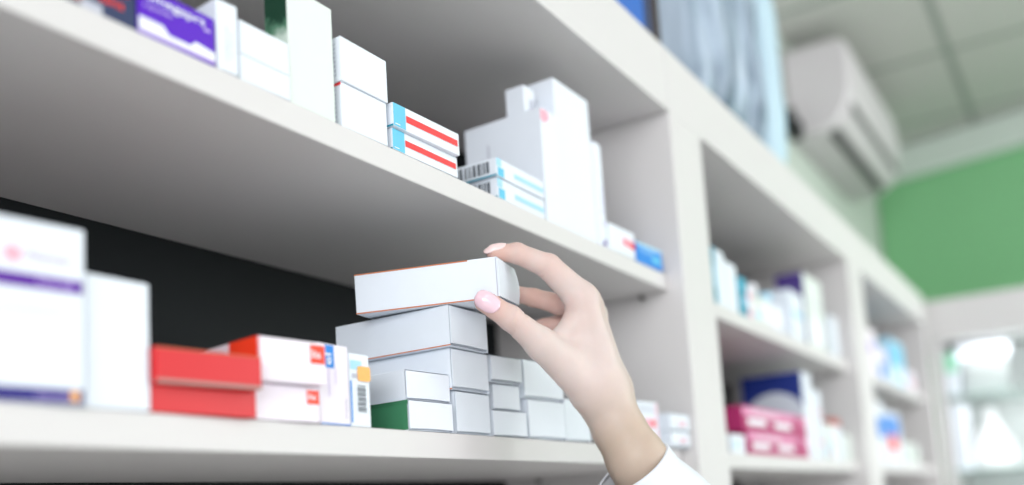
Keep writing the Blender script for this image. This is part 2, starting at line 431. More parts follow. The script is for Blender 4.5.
# ---- second bay, upper shelf (top at z 0.282)
S2U, S2L = 0.2820, 0.0690
G2, G3 = 'boxes in the second bay, upper shelf', 'boxes in the second bay, lower shelf'
carton('white upright box with teal spine, first in the second bay', 1.295, 0.026, 0, 0.052, 0.08, 0.085, S2U, 'card', [('r', 'f', 0, 0, 0.27, 1, 'teal'), ('r', 'l', 0, 0, 1, 1, 'teal'), ('r', 'f', 0.05, 0.3, 0.2, 0.7, 'sky')], G2)
carton('white upright box without print, second in the second bay', 1.351, 0.026, 0, 0.048, 0.08, 0.075, S2U, 'card', [], G2)
carton('teal patterned upright box in the second bay', 1.402, 0.024, 0, 0.038, 0.08, 0.061, S2U, 'teal', [('p', 'f', ((0.1, 0.6), (0.5, 0.75), (0.4, 0.95), (0.05, 0.9)), 'cyan'), ('p', 'f', ((0.4, 0.2), (0.9, 0.3), (0.8, 0.55), (0.3, 0.5)), 'sky')], G2)
carton('small pinkish box beside the teal patterned box', 1.444, 0.028, 0, 0.033, 0.07, 0.055, S2U, 'cardp', [('r', 'f', 0.1, 0.1, 0.9, 0.3, 'pinkp'), ('r', 'f', 0.2, 0.6, 0.8, 0.8, 'pinkp')], G2)

def bottle(name, label, x, y, z, r, h, cap_r, cap_h, body, cap, group=None, cat='bottle', neck=0.45):
    root = empty(name, (x, y, z))
    tag(root, label, cat, group)
    hb = h - cap_h
    pr = [(r * 0.90, 0), (r, 0.004), (r, hb * 0.72), (r * 0.93, hb * 0.80), (cap_r * 1.02, hb * 0.92), (cap_r * 0.9, hb)]
    mb = MB(); mb.add(*lathe(pr), M[body]); mb.build('bottle_body', root, smooth=True)
    mb = MB(); mb.add(*lathe([(cap_r * 0.98, hb), (cap_r, hb + 0.002), (cap_r, h - 0.003), (cap_r * 0.9, h)]), M[cap]); mb.build('cap', root, smooth=True)
    mb = MB()
    n = 20; vs = []
    for t in (0.2, 0.62):
        for k in range(n + 1):
            a = math.pi * (0.95 + 0.75 * k / n)
            vs.append(((r + 0.0004) * math.cos(a), (r + 0.0004) * math.sin(a), hb * t))
    mb.add(vs, [[k, k + 1, n + 2 + k, n + 1 + k] for k in range(n)], M['white']); mb.build('paper_label', root)
    return root

carton('low white box in the second bay before the white bottles', 1.482, 0.030, 0, 0.055, 0.08, 0.040, S2U, 'cardg', [('r', 'f', 0.2, 0.3, 0.8, 0.5, 'sky')], G2)
bottle('medicine_bottle', 'white capped bottle next to the low white box', 1.578, 0.062, S2U + 0.0003, 0.030, 0.084, 0.013, 0.016, 'cardg', 'white', 'white bottles in the second bay')
bottle('medicine_bottle', 'white bottle with sky blue cap, second bay', 1.650, 0.062, S2U + 0.0003, 0.030, 0.080, 0.015, 0.014, 'card', 'sky', 'white bottles in the second bay')
carton('white box in front of the plum-sided box', 1.695, 0.026, 2, 0.100, 0.07, 0.092, S2U, 'card', [('r', 'f', 0.1, 0.5, 0.9, 0.6, 'sky')], G2)
carton('tall white box with plum side, second bay', 1.815, 0.030, 0, 0.135, 0.052, 0.146, S2U, 'cardg', [('r', 'l', 0, 0.0, 1, 1, 'plum'), ('r', 'f', 0.1, 0.1, 0.9, 0.4, 'white'), ('r', 'f', 0, 0.62, 1, 0.64, 'greytxt')], G2)
carton('white upright box by the far upright of the second bay', 1.995, 0.028, 0, 0.060, 0.07, 0.088, S2U, 'card', [], G2)
# second bay, lower shelf
carton('low white carton under the overhanging crimson box', 1.300, 0.0230, 0, 0.060, 0.09, 0.0270, S2L, 'card', [('r', 'f', 0.2, 0.3, 0.5, 0.6, 'sky')], G3)
cp = [('r', 'f', 0, 0.62, 1, 0.95, 'crimp'), ('r', 'f', 0.0, 0.05, 1, 0.18, 'crim'), ('r', 'f', 0.06, 0.24, 0.32, 0.5, 'white'), ('r', 'f', 0.45, 0.24, 0.72, 0.5, 'white'), ('r', 'f', 0.78, 0.1, 0.9, 0.9, 'crim'), ('t', 'f', 'vita', 0.1, 0.68, 0.4, 0.2, 'white')]
carton('crimson and white box on the shelf, lower of the crimson pair', 1.3750, 0.0230, 0, 0.330, 0.10, 0.0345, S2L, 'crim', cp, 'crimson boxes')
carton('crimson and white box, upper of the crimson pair', 1.3600, 0.0230, 0, 0.345, 0.11, 0.0370, S2L + 0.0349, 'crim', cp, 'crimson boxes')
carton('tall navy sided box with large pale disc', 1.7400, 0.0320, 0, 0.062, 0.112, 0.160, S2L, 'card', [
    ('r', 'l', 0, 0, 1, 1, 'deepblue'), ('d', 'l', 0.52, 0.40, 0.062, 'disc'), ('d', 'l', 0.56, 0.42, 0.006, 'greytxt')], G3)
carton('white box right of the navy disc box', 1.808, 0.030, 0, 0.045, 0.08, 0.130, S2L, 'card', [('r', 'f', 0.3, 0.66, 0.8, 0.73, 'pinkp'), ('r', 'f', 0.2, 0.2, 0.7, 0.28, 'pinkp')], G3)
carton('pale box with teal print in the low cluster', 1.860, 0.026, 3, 0.062, 0.07, 0.070, S2L, 'cardg', [('r', 'f', 0.1, 0.1, 0.45, 0.5, 'sky'), ('r', 'f', 0.5, 0.1, 0.9, 0.3, 'pinkp')], G3)
carton('white box with brick red top band', 1.930, 0.032, 0, 0.075, 0.07, 0.085, S2L, 'card', [('r', 'f', 0, 0.82, 1, 1, 'brownred'), ('r', 'l', 0, 0.82, 1, 1, 'brownred')], G3)
carton('small white box by the far upright, lower shelf of the second bay', 2.012, 0.028, 0, 0.055, 0.07, 0.055, S2L, 'cardg', [], G3)

# ---- third bay
S3U, S3L = 0.2820, 0.0690
G4 = 'boxes in the third bay'
carton('white box first on the upper shelf of the third bay', 2.235, 0.03, 0, 0.10, 0.09, 0.150, S3U, 'card', [('r', 'f', 0.2, 0.3, 0.8, 0.5, 'greytxt')], G4)
carton('pinkish white box on the upper shelf of the third bay', 2.345, 0.03, 0, 0.12, 0.09, 0.115, S3U, 'cardp', [('r', 'f', 0.2, 0.5, 0.8, 0.7, 'lav')], G4)
carton('white box with blue lower corner in the third bay', 2.475, 0.03, 0, 0.13, 0.09, 0.085, S3U, 'card', [('r', 'f', 0.0, 0.0, 0.6, 0.5, 'blue'), ('r', 'f', 0.6, 0.5, 1, 1, 'lav')], G4)
carton('sky blue box on the upper shelf of the third bay', 2.640, 0.03, 0, 0.20, 0.09, 0.125, S3U, 'sky', [('r', 'f', 0.1, 0.45, 0.9, 0.9, 'cyan'), ('r', 'f', 0.2, 0.1, 0.6, 0.4, 'white')], G4)
carton('pale box at the end of the upper shelf, third bay', 2.860, 0.03, 0, 0.14, 0.09, 0.060, S3U, 'cardp', [('r', 'f', 0.2, 0.3, 0.8, 0.5, 'pinkp')], G4)
carton('white box with blue panel on the lower shelf of the third bay', 2.300, 0.03, 0, 0.16, 0.09, 0.150, S3L, 'card', [('r', 'f', 0.05, 0.42, 1, 0.75, 'blue')], G4)
carton('white box with blue and red panels on the lower shelf of the third bay', 2.470, 0.03, 0, 0.20, 0.09, 0.135, S3L, 'card', [('r', 'f', 0.0, 0.55, 0.9, 0.9, 'blue'), ('r', 'f', 0.1, 0.25, 0.7, 0.55, 'red')], G4)
carton('low pale box with green print, third bay', 2.690, 0.03, 0, 0.22, 0.09, 0.060, S3L, 'cardg', [('d', 'f', 0.5, 0.5, 0.018, 'green')], G4)

# ------------------------------------------------------------------ shelving units
FY, SY, BY = 0.0, 0.0210, 0.2800          # face frame, shelf fronts, back board
BEAM0, BEAM1 = 0.5005, 0.5885
FLOOR = -1.02
def panel(name, lo, hi, parent, m='shelf', bev=0.0012):
    mb = MB(); mb.box(lo, hi, M[m], bev); return mb.build(name, parent)

def shelf_part(root, x0, x1, z0, z1, pins=()):
    s = panel('shelf', (x0, SY, z0), (x1, BY - 0.0005, z1), root)
    for x in pins:
        for yy in (0.055, 0.225):
            mb = MB()
            vs, fs = lathe([(0.0022, 0), (0.0022, 0.006), (0.0032, 0.0062), (0.0032, 0.0085), (0.002, 0.009)], 14)
            sgn = -1 if x > (x0 + x1) / 2 else 1
            vs = [(x + sgn * v[2], yy + v[0], z0 - 0.0046 + v[1]) for v in vs]
            mb.add(vs, fs, M['pin']); mb.build('shelf_pin', s)
    return s
M['pin'] = mat('dark_steel', (112, 110, 108), 0.35, 0.5, metal=0.8)

def unit(label, xl, xr, up0, up1, shelves, left_panel=None, end=None):
    """bay between xl and xr; up0..up1 is the broad upright at its left (None for the first unit)"""
    root = empty('shelving_unit', (xl, 0.14, FLOOR))
    tag(root, label, 'shelf unit', 'white shelving units in a row')
    parts = []
    bx0 = up0 if up0 is not None else left_panel
    bx1 = end if end else xr
    parts.append(panel('top_panel', (bx0 + 0.0004, FY, BEAM0), (bx1 - 0.0004, BY + 0.006, BEAM1), root))
    if up0 is not None:
        parts.append(panel('upright', (up0 + 0.0004, FY, FLOOR), (up1, BY + 0.006, BEAM0), root))
    else:
        parts.append(panel('side_panel', (left_panel, FY, FLOOR), (xl, BY + 0.006, BEAM0), root))
    if end:
        parts.append(panel('side_panel', (xr, FY, FLOOR), (end, BY + 0.006, BEAM0), root))
    parts.append(panel('back_panel', (xl, BY, FLOOR + 0.05), (xr, BY + 0.005, BEAM0), root, 'back', 0))
    for z0, z1 in shelves:
        parts.append(shelf_part(root, xl + 0.0005, xr - 0.0006, z0, z1, (xl + 0.0002, xr - 0.0006)))
    for p in parts:                        # keep world placement under the empty
        for v in p.data.vertices:
            v.co -= Vector((xl, 0.14, FLOOR))
        for c in p.children:
            for v in c.data.vertices:
                v.co -= Vector((xl, 0.14, FLOOR))
    return root
unit('near white shelf unit whose boxes the hand is sorting', -0.40, 1.109, None, None, [(0.0483, 0.0690), (0.2687, 0.2892), (-0.19, -0.17)], left_panel=-0.50)
unit('middle white shelf unit with blurred teal, white and crimson boxes', 1.218, 2.083, 1.109, 1.218, [(0.0475, 0.0690), (0.2600, 0.2820), (-0.19, -0.17)])
unit('far white shelf unit next to the display cabinet', 2.217, 3.075, 2.083, 2.217, [(0.0475, 0.0690), (0.2600, 0.2820), (-0.19, -0.17)], end=3.13)

# ------------------------------------------------------------------ on top of the units
TOP = BEAM1
M['bluebinder'] = mat('blue_board', (10, 98, 190), 0.4, 0.4)
M['bluedark'] = mat('dark_blue_board', (8, 42, 92), 0.45, 0.4)
M['darkcard'] = mat('dark_brown_card', (66, 58, 56), 0.7, 0.2, noise=0.1, nscale=20)
root = empty('storage_box', (0.90, 0.02, TOP)); tag(root, 'bright blue box with dark blue edge on top of the near unit', 'box')
mb = MB(); mb.box((0, 0.0, 0), (0.205, 0.2, 0.20), M['bluebinder'], 0.004); mb.build('box_body', root)
mb = MB(); mb.box((0.206, 0.004, 0), (0.247, 0.2, 0.20), M['bluedark'], 0.012, 4); mb.build('spine', root)
mb = MB(); mb.box((-0.003, -0.003, 0.2005), (0.250, 0.204, 0.225), M['bluebinder'], 0.004); mb.build('lid', root)
mb = MB(); mb.box((0, 0, 0), (0.04, 0.16, 0.24), M['darkcard'], 0.002); mb.quad((0.004, -0.0003, 0.14), (0.036, -0.0003, 0.14), (0.036, -0.0003, 0.2), (0.004, -0.0003, 0.2), M['slot'])
o = mb.build('storage_box'); o.location = (1.153, 0.034, TOP); tag(o, 'dark brown card box in the gap beside the plastic pack', 'box')

def film_mat():
    m = mat('blue_film_painted_creases', (168, 190, 212), 0.2, 0.6, **{'Transmission Weight': 0.15, 'IOR': 1.2})
    nt = m.node_tree; b = nt.nodes['Principled BSDF']
    tc = nt.nodes.new('ShaderNodeTexCoord'); mp = nt.nodes.new('ShaderNodeMapping')
    mp.inputs['Scale'].default_value = (26, 26, 3); mp.inputs['Rotation'].default_value = (0, 0.35, 0)
    n = nt.nodes.new('ShaderNodeTexNoise'); n.inputs['Scale'].default_value = 1.0; n.inputs['Detail'].default_value = 4
    cr = nt.nodes.new('ShaderNodeValToRGB')
    e = cr.color_ramp.elements
    e[0].position = 0.34; e[0].color = lin((104, 122, 138)); e[1].position = 0.66; e[1].color = lin((196, 212, 230))  # dark and pale streaks paint the shading of creases into the film
    nt.links.new(tc.outputs['Object'], mp.inputs['Vector']); nt.links.new(mp.outputs['Vector'], n.inputs['Vector'])
    nt.links.new(n.outputs['Fac'], cr.inputs[0]); nt.links.new(cr.outputs[0], b.inputs['Base Color'])
    return m
M['film'] = film_mat()
M['filmedge'] = mat('teal_film_seam', (86, 150, 170), 0.3, 0.5)
M['lightblue'] = mat('light_blue_pack', (190, 214, 228), 0.5, 0.3, noise=0.03, nscale=5)
def pillow(w, d, h, folds, seed, nx=36, ny=10, nz=40):
    """a stuffed plastic pack: a rounded block with vertical folds"""
    rg = np.random.default_rng(seed)
    ph = rg.uniform(0, 6.28, 6); am = rg.uniform(0.4, 1.0, 6)
    def disp(p):
        x, y, z = p
        s = 0
        for k in range(6):
            s += am[k] * math.sin((9 + 7 * k) * (x + 0.35 * z) / w * 0.9 + ph[k] + 2.2 * z / h * (k % 3 - 1))
        return folds * s / 3
    bm = bevel_box((-w / 2, -d / 2, 0), (w / 2, d / 2, h), 0)
    bmesh.ops.subdivide_edges(bm, edges=bm.edges[:], cuts=26, use_grid_fill=True)
    for v in bm.verts:
        x, y, z = v.co
        fx, fy, fz = 2 * x / w, 2 * y / d, 2 * z / h - 1
        r = (abs(fx) ** 5 + abs(fz) ** 5)
        puff = max(0.0, 1 - r) ** 0.5 if r < 1 else 0
        k = 1.0 / max(1.0, (abs(fx) ** 7 + abs(fy) ** 7 + abs(fz) ** 7) ** (1 / 7))
        v.co = Vector((x * k, y * (0.55 + 0.45 * puff) * k, h / 2 + (z - h / 2) * k))
        v.co.y += (disp((x, y, z)) if y < 0 else 0) * (0.3 + 0.7 * puff)
    zmin = min(v.co.z for v in bm.verts)
    for v in bm.verts:
        v.co.z -= zmin
    return bm
root = empty('plastic_pack', (1.5200, 0.145, TOP)); tag(root, 'crumpled bluish plastic-wrapped pack on top of the units', 'pack')
mb = MB(); mb.bm(pillow(0.42, 0.24, 0.46, 0.020, 5), M['film']); mb.build('wrapped_body', root, smooth=True)
mb = MB(); mb.box((-0.216, -0.004, 0.02), (-0.205, 0.004, 0.44), M['filmedge'], 0.0015); mb.build('seam', root)
root = empty('plastic_pack', (1.818, 0.150, TOP)); tag(root, 'smooth light blue pack right of the crumpled one', 'pack')
mb = MB(); mb.bm(pillow(0.135, 0.22, 0.50, 0.003, 8), M['lightblue']); mb.build('wrapped_body', root, smooth=True)
mb = MB(); mb.box((-0.073, -0.004, 0.03), (-0.066, 0.004, 0.47), M['filmedge'], 0.0015); mb.build('seam', root)

# ------------------------------------------------------------------ the room
M['wall'] = mat('pale_wall', (198, 206, 198), 0.8, 0.15, noise=0.02, nscale=3)
M['greenwall'] = mat('green_paint', (140, 200, 148), 0.75, 0.2, noise=0.02, nscale=3)
M['cornice'] = mat('cornice_paint', (214, 224, 217), 0.7, 0.2)
M['floor'] = mat('floor_tiles', (228, 226, 226), 0.35, 0.4, noise=0.03, nscale=2)
WY, CZ = 0.30, 1.46
def ceiling_mat():
    m = mat('ceiling_tiles', (186, 190, 184), 0.85, 0.1)
    nt = m.node_tree; b = nt.nodes['Principled BSDF']
    tc = nt.nodes.new('ShaderNodeTexCoord')
    mp = nt.nodes.new('ShaderNodeMapping'); mp.inputs['Location'].default_value = CEIL_OFF
    nt.links.new(tc.outputs['Object'], mp.inputs['Vector'])
    br = nt.nodes.new('ShaderNodeTexBrick')
    br.offset = 0; br.squash = 1
    br.inputs['Scale'].default_value = 1.0
    br.inputs['Brick Width'].default_value = 0.6; br.inputs['Row Height'].default_value = 0.6
    br.inputs['Mortar Size'].default_value = 0.014; br.inputs['Mortar Smooth'].default_value = 0.1
    br.inputs['Color1'].default_value = lin((198, 197, 194)); br.inputs['Color2'].default_value = lin((194, 194, 190))
    br.inputs['Mortar'].default_value = lin((150, 154, 150))
    nt.links.new(mp.outputs['Vector'], br.inputs['Vector'])
    nt.links.new(br.outputs['Color'], b.inputs['Base Color'])
    return m
CEIL_OFF = (-0.40, 0.13, 0)
def struct(name, lo, hi, m, bev=0):
    mb = MB(); mb.box(lo, hi, m, bev); o = mb.build(name); o['kind'] = 'structure'; return o
struct('floor', (-3.2, -3.6, FLOOR - 0.06), (5.6, WY + 0.1, FLOOR), M['floor'])
struct('ceiling', (-3.2, -3.6, CZ), (5.6, WY + 0.1, CZ + 0.06), ceiling_mat())
struct('wall_left', (-3.2, WY, FLOOR), (5.6, WY + 0.1, CZ), M['wall'])
# the end wall stands a little askew to the shelves
EA = R(-12.5)
def askew(name, lo, hi, m, bev=0):
    mb = MB(); mb.box(lo, hi, m, bev); o = mb.build(name); o.location = (4.31, WY - 0.003, 0); o.rotation_euler = (0, 0, EA); o['kind'] = 'structure'; return o
askew('wall_end', (0.0, -3.4, FLOOR), (0.1, -0.005, CZ - 0.002), M['greenwall'])
askew('trim_1', (-0.06, -3.4, 1.315), (-0.0005, -0.02, CZ - 0.004), M['cornice'], 0.015)

# ------------------------------------------------------------------ air conditioner on the left wall
M['ac'] = mat('air_conditioner_plastic', (212, 206, 210), 0.45, 0.4)
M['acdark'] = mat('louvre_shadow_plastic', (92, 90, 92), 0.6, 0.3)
M['black'] = mat('black_rubber', (30, 34, 34), 0.6, 0.3)
root = empty('air_conditioner', (2.91, WY, 1.115)); tag(root, 'white wall mounted air conditioner under the ceiling', 'air conditioner')
prof = [(0, 0.0), (-0.05, -0.006), (-0.10, -0.004), (-0.145, 0.012), (-0.180, 0.050), (-0.198, 0.11), (-0.200, 0.20), (-0.196, 0.255), (-0.180, 0.274), (-0.15, 0.28), (0, 0.28)]
L = 0.82
mb = MB(); n = len(prof)
vs = []
for k, (xx, ins) in enumerate(((0, 0.012), (0.012, 0), (L - 0.012, 0), (L, 0.012))):
    for y, z in prof:
        cy, cz = -0.1, 0.14
        s = 1 - ins / 0.14
        vs.append((xx, min(-0.001, cy + (y - cy) * s), cz + (z - cz) * s))
fs = [[k * n + i, (k + 1) * n + i, (k + 1) * n + (i + 1) % n, k * n + (i + 1) % n] for k in range(3) for i in range(n)]
fs += [list(range(n)), [3 * n + i for i in range(n - 1, -1, -1)]]
mb.add(vs, fs, M['ac']); mb.build('casing', root)
def slot_on(a, b, x0, x1, name, m, off=0.003):
    a = Vector((0, a[0], a[1])); b = Vector((0, b[0], b[1]))
    nrm = Vector((0, -(b.z - a.z), (b.y - a.y))).normalized()
    if nrm.y > 0: nrm = -nrm
    mb = MB()
    p = [a + nrm * off, b + nrm * off, b - nrm * 0.004, a - nrm * 0.004]
    vs = [(x0, q.y, q.z) for q in p] + [(x1, q.y, q.z) for q in p]
    mb.add(vs, [[0, 1, 2, 3][::-1], [4, 5, 6, 7], [0, 4, 5, 1][::-1], [1, 5, 6, 2][::-1], [2, 6, 7, 3][::-1], [3, 7, 4, 0][::-1]], M[m])
    return mb.build(name, root)
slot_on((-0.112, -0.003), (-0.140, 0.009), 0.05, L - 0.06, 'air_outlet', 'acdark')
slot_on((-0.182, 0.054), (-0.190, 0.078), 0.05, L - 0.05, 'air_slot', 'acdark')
slot_on((-0.150, 0.018), (-0.176, 0.045), 0.06, L - 0.06, 'louvre', 'ac', 0.006)
mb = MB()
vs, fs = lathe([(0.026, 0), (0.032, 0.006), (0.032, 0.03), (0.024, 0.036)], 20)
mb.add([(v[0], -v[2] - 0.02, v[1]) for v in vs], [f[::-1] for f in fs], M['black'])
mb.box((-0.012, -0.04, 0.0), (0.012, -0.001, 0.07), M['black'], 0.004)
o = mb.build('pipe_outlet'); o.location = (2.85, WY, 1.11); tag(o, 'black pipe fitting on the wall at the lower near corner of the air conditioner', 'pipe fitting')

# ------------------------------------------------------------------ display cabinet across the end
CX = 3.165
root = empty('display_cabinet', (CX, -0.7, FLOOR)); tag(root, 'white glass-shelved display cabinet across the end of the room', 'cabinet')
M['glass'] = mat('greenish_glass', (206, 232, 224), 0.08, 0.5, **{'Alpha': 0.4})
M['cabback'] = mat('pale_cabinet_back', (222, 226, 226), 0.5, 0.3)
def cab(name, lo, hi, m='shelf', bev=0.0015):
    o = MB(); o.box([lo[i] - (CX, -0.7, FLOOR)[i] for i in range(3)], [hi[i] - (CX, -0.7, FLOOR)[i] for i in range(3)], M[m], bev); return o.build(name, root)
cab('fascia', (CX, -1.5, 0.455), (CX + 0.40, 0.28, 0.580))
cab('stile', (CX, -0.020, FLOOR), (CX + 0.40, 0.0, 0.4545))
cab('stile', (CX, -1.5, FLOOR), (CX + 0.40, -1.45, 0.4545))
cab('back_panel', (CX + 0.385, -1.449, FLOOR), (CX + 0.40, -0.021, 0.4545), 'cabback')
for z in (0.275, 0.045, -0.2):
    cab('glass_shelf', (CX + 0.03, -1.448, z), (CX + 0.380, -0.022, z + 0.008), 'glass', 0.001)
M['glow'] = mat('white_plastic', (246, 246, 248), 0.4, 0.4)
M['greyc'] = mat('pale_grey_carton', (176, 182, 182), 0.5, 0.3)
M['mint'] = mat('mint_carton', (150, 214, 182), 0.5, 0.3)
GD = 'things in the display cabinet'
Z1g, Z0g = 0.2832, 0.0532
carton('white box with mint green top high in the display cabinet', CX + 0.06, -0.028, -90, 0.034, 0.05, 0.135, Z1g, 'card', [('r', 'f', 0, 0.55, 1, 1, 'mint')], GD)
carton('tall plain white box at the left of the lower glass shelf', CX + 0.06, -0.030, -90, 0.040, 0.06, 0.205, Z0g, 'card', [], GD)
bpy.context.view_layer.update()
def jar(label, x, y, z, prof, m, name='white_bottle', cap=None):
    r = empty(name, (x, y, z)); tag(r, label, 'bottle', GD)
    mb = MB(); mb.add(*lathe(prof, 28), M[m]); mb.build('bottle_body', r, smooth=True)
    zt = prof[-1][1]; rt = prof[-1][0]
    mb = MB(); mb.add(*lathe([(rt * 0.95, zt), (rt * 1.15, zt + 0.003), (rt * 1.1, zt + 0.022), (rt * 0.7, zt + 0.026)], 20), M[cap or m]); mb.build('cap', r, smooth=True)
jar('white conical bottle in the display cabinet', CX + 0.24, -0.118, Z0g, [(0.082, 0), (0.090, 0.01), (0.080, 0.05), (0.050, 0.11), (0.026, 0.155), (0.018, 0.172)], 'glow')
jar('slim white bottle right of the conical one', CX + 0.14, -0.262, Z0g, [(0.020, 0), (0.022, 0.006), (0.022, 0.13), (0.012, 0.16), (0.010, 0.17)], 'glow')
carton('low grey box carrying a white box in the display cabinet', CX + 0.09, -0.075, -90, 0.12, 0.11, 0.112, Z1g, 'greyc', [], GD)
carton('white box lying on the low grey box in the display cabinet', CX + 0.10, -0.062, -84, 0.145, 0.08, 0.044, Z1g + 0.1125, 'card', [], GD)
jar('small white bottle left of the round jar', CX + 0.26, -0.090, Z1g, [(0.016, 0), (0.018, 0.005), (0.018, 0.06), (0.010, 0.075)], 'glow')
jar('grey shouldered bottle near the right picture edge', CX + 0.16, -0.300, Z1g, [(0.045, 0), (0.050, 0.01), (0.050, 0.09), (0.022, 0.125), (0.018, 0.14)], 'cabback')
jar('pale bottle on the lower glass shelf at the right picture edge', CX + 0.16, -0.330, Z0g, [(0.050, 0), (0.055, 0.01), (0.055, 0.08), (0.02, 0.12), (0.016, 0.13)], 'glow')

# ------------------------------------------------------------------ camera
YAW, PIT, ROL = R(58.426), R(7.2023), R(-3.5957)
F, PX, PY, W_, H_ = 954.12, 512.0, 395.6, 1024.0, 485.0
def cam_axes():
    B = np.array([[1, 0, 0], [0, 0, -1], [0, 1, 0]], float)
    cy, sy = math.cos(YAW), math.sin(YAW); Ry = np.array([[cy, 0, -sy], [0, 1, 0], [sy, 0, cy]])
    cp, sp = math.cos(PIT), math.sin(PIT); Rp = np.array([[1, 0, 0], [0, cp, sp], [0, -sp, cp]])
    cr, sr = math.cos(ROL), math.sin(ROL); Rr = np.array([[cr, -sr, 0], [sr, cr, 0], [0, 0, 1]])
    return Rr @ Rp @ Ry @ B
AX = cam_axes()                              # rows: right, down, forward
CAM = np.array([0.0, -0.42, 0.0])
cd = bpy.data.cameras.new('camera'); co = bpy.data.objects.new('camera', cd); COL.objects.link(co)
rot = Matrix(((AX[0][0], -AX[1][0], -AX[2][0]), (AX[0][1], -AX[1][1], -AX[2][1]), (AX[0][2], -AX[1][2], -AX[2][2])))
co.matrix_world = Matrix.Translation(CAM) @ rot.to_4x4()
cd.sensor_width = 36.0; cd.lens = F / W_ * 36.0
cd.shift_x = 0.0; cd.shift_y = (PY - H_ / 2) / W_
cd.clip_start = 0.02; cd.clip_end = 50
cd.dof.use_dof = True; cd.dof.focus_distance = 0.76; cd.dof.aperture_fstop = 1.9
scene.camera = co

# ------------------------------------------------------------------ hand and forearm
def at(px, py, dep):                         # a point at that depth in front of the camera position
    return CAM + dep * (AX.T @ np.array([(px - PX) / F, (py - PY) / F, 1.0]))
SKIN_PALE, SKIN_PINK, SKIN_TAN = (213, 196, 191), (212, 166, 153), (192, 172, 155)
#HAND<
def cf(px, py, dep):                         # the same point in right / down / forward axes
    return np.array([dep * (px - PX) / F, dep * (py - PY) / F, dep])

def round_cone(p, a, b, r1, r2):
    ba = b - a; l2 = float(ba @ ba); rr = r1 - r2; a2 = l2 - rr * rr; il2 = 1.0 / l2
    pa = p - a
    y = pa @ ba
    z = y - l2
    q = pa * l2 - y[:, None] * ba
    x2 = np.einsum('ij,ij->i', q, q)
    y2 = y * y * l2; z2 = z * z * l2
    k = math.copysign(1.0, rr) * rr * rr * x2
    out = (np.sqrt(np.maximum(x2 * a2 * il2, 0)) + y * rr) * il2 - r1
    m1 = np.sign(z) * a2 * z2 > k
    m2 = np.sign(y) * a2 * y2 < k
    out = np.where(m2, np.sqrt(x2 + y2) * il2 - r1, out)
    return np.where(m1, np.sqrt(x2 + z2) * il2 - r2, out)

def smin(a, b, k):
    h = np.maximum(k - np.abs(a - b), 0) / k
    return np.minimum(a, b) - h * h * k * 0.25

J = dict(
    wrist=(602, 399, .822), arm1=(619, 429, .818), arm2=(636, 458, .814), arm3=(666, 512, .820), arm4=(698, 566, .828),
    i0=(603, 386, .812), i1=(582, 299, .803), i2=(548.5, 266.5, .797), i3=(517, 253.2, .7905), i4=(494.5, 252.8, .788),
    m0=(608, 386, .825), m1=(585.5, 301, .821), m2=(558.5, 304, .838), m3=(533, 297.5, .836), m4=(510, 292.5, .8275),
    r0=(611, 388, .838), r1=(590, 306, .839), r2=(564, 323, .857), r3=(545, 327, .856), r4=(532, 329, .850),
    l0=(609, 393, .849), l1=(595, 314, .856), l2=(576, 332, .872), l3=(558, 340, .872), l4=(546, 344, .868),
    t0=(587, 388, .803), t1=(541.5, 344, .775), t2=(511, 318.5, .7575), t3=(485, 301.5, .7525),
)
J = {k: cf(*v) for k, v in J.items()}
DZ = np.array([0, 0, 1.0])
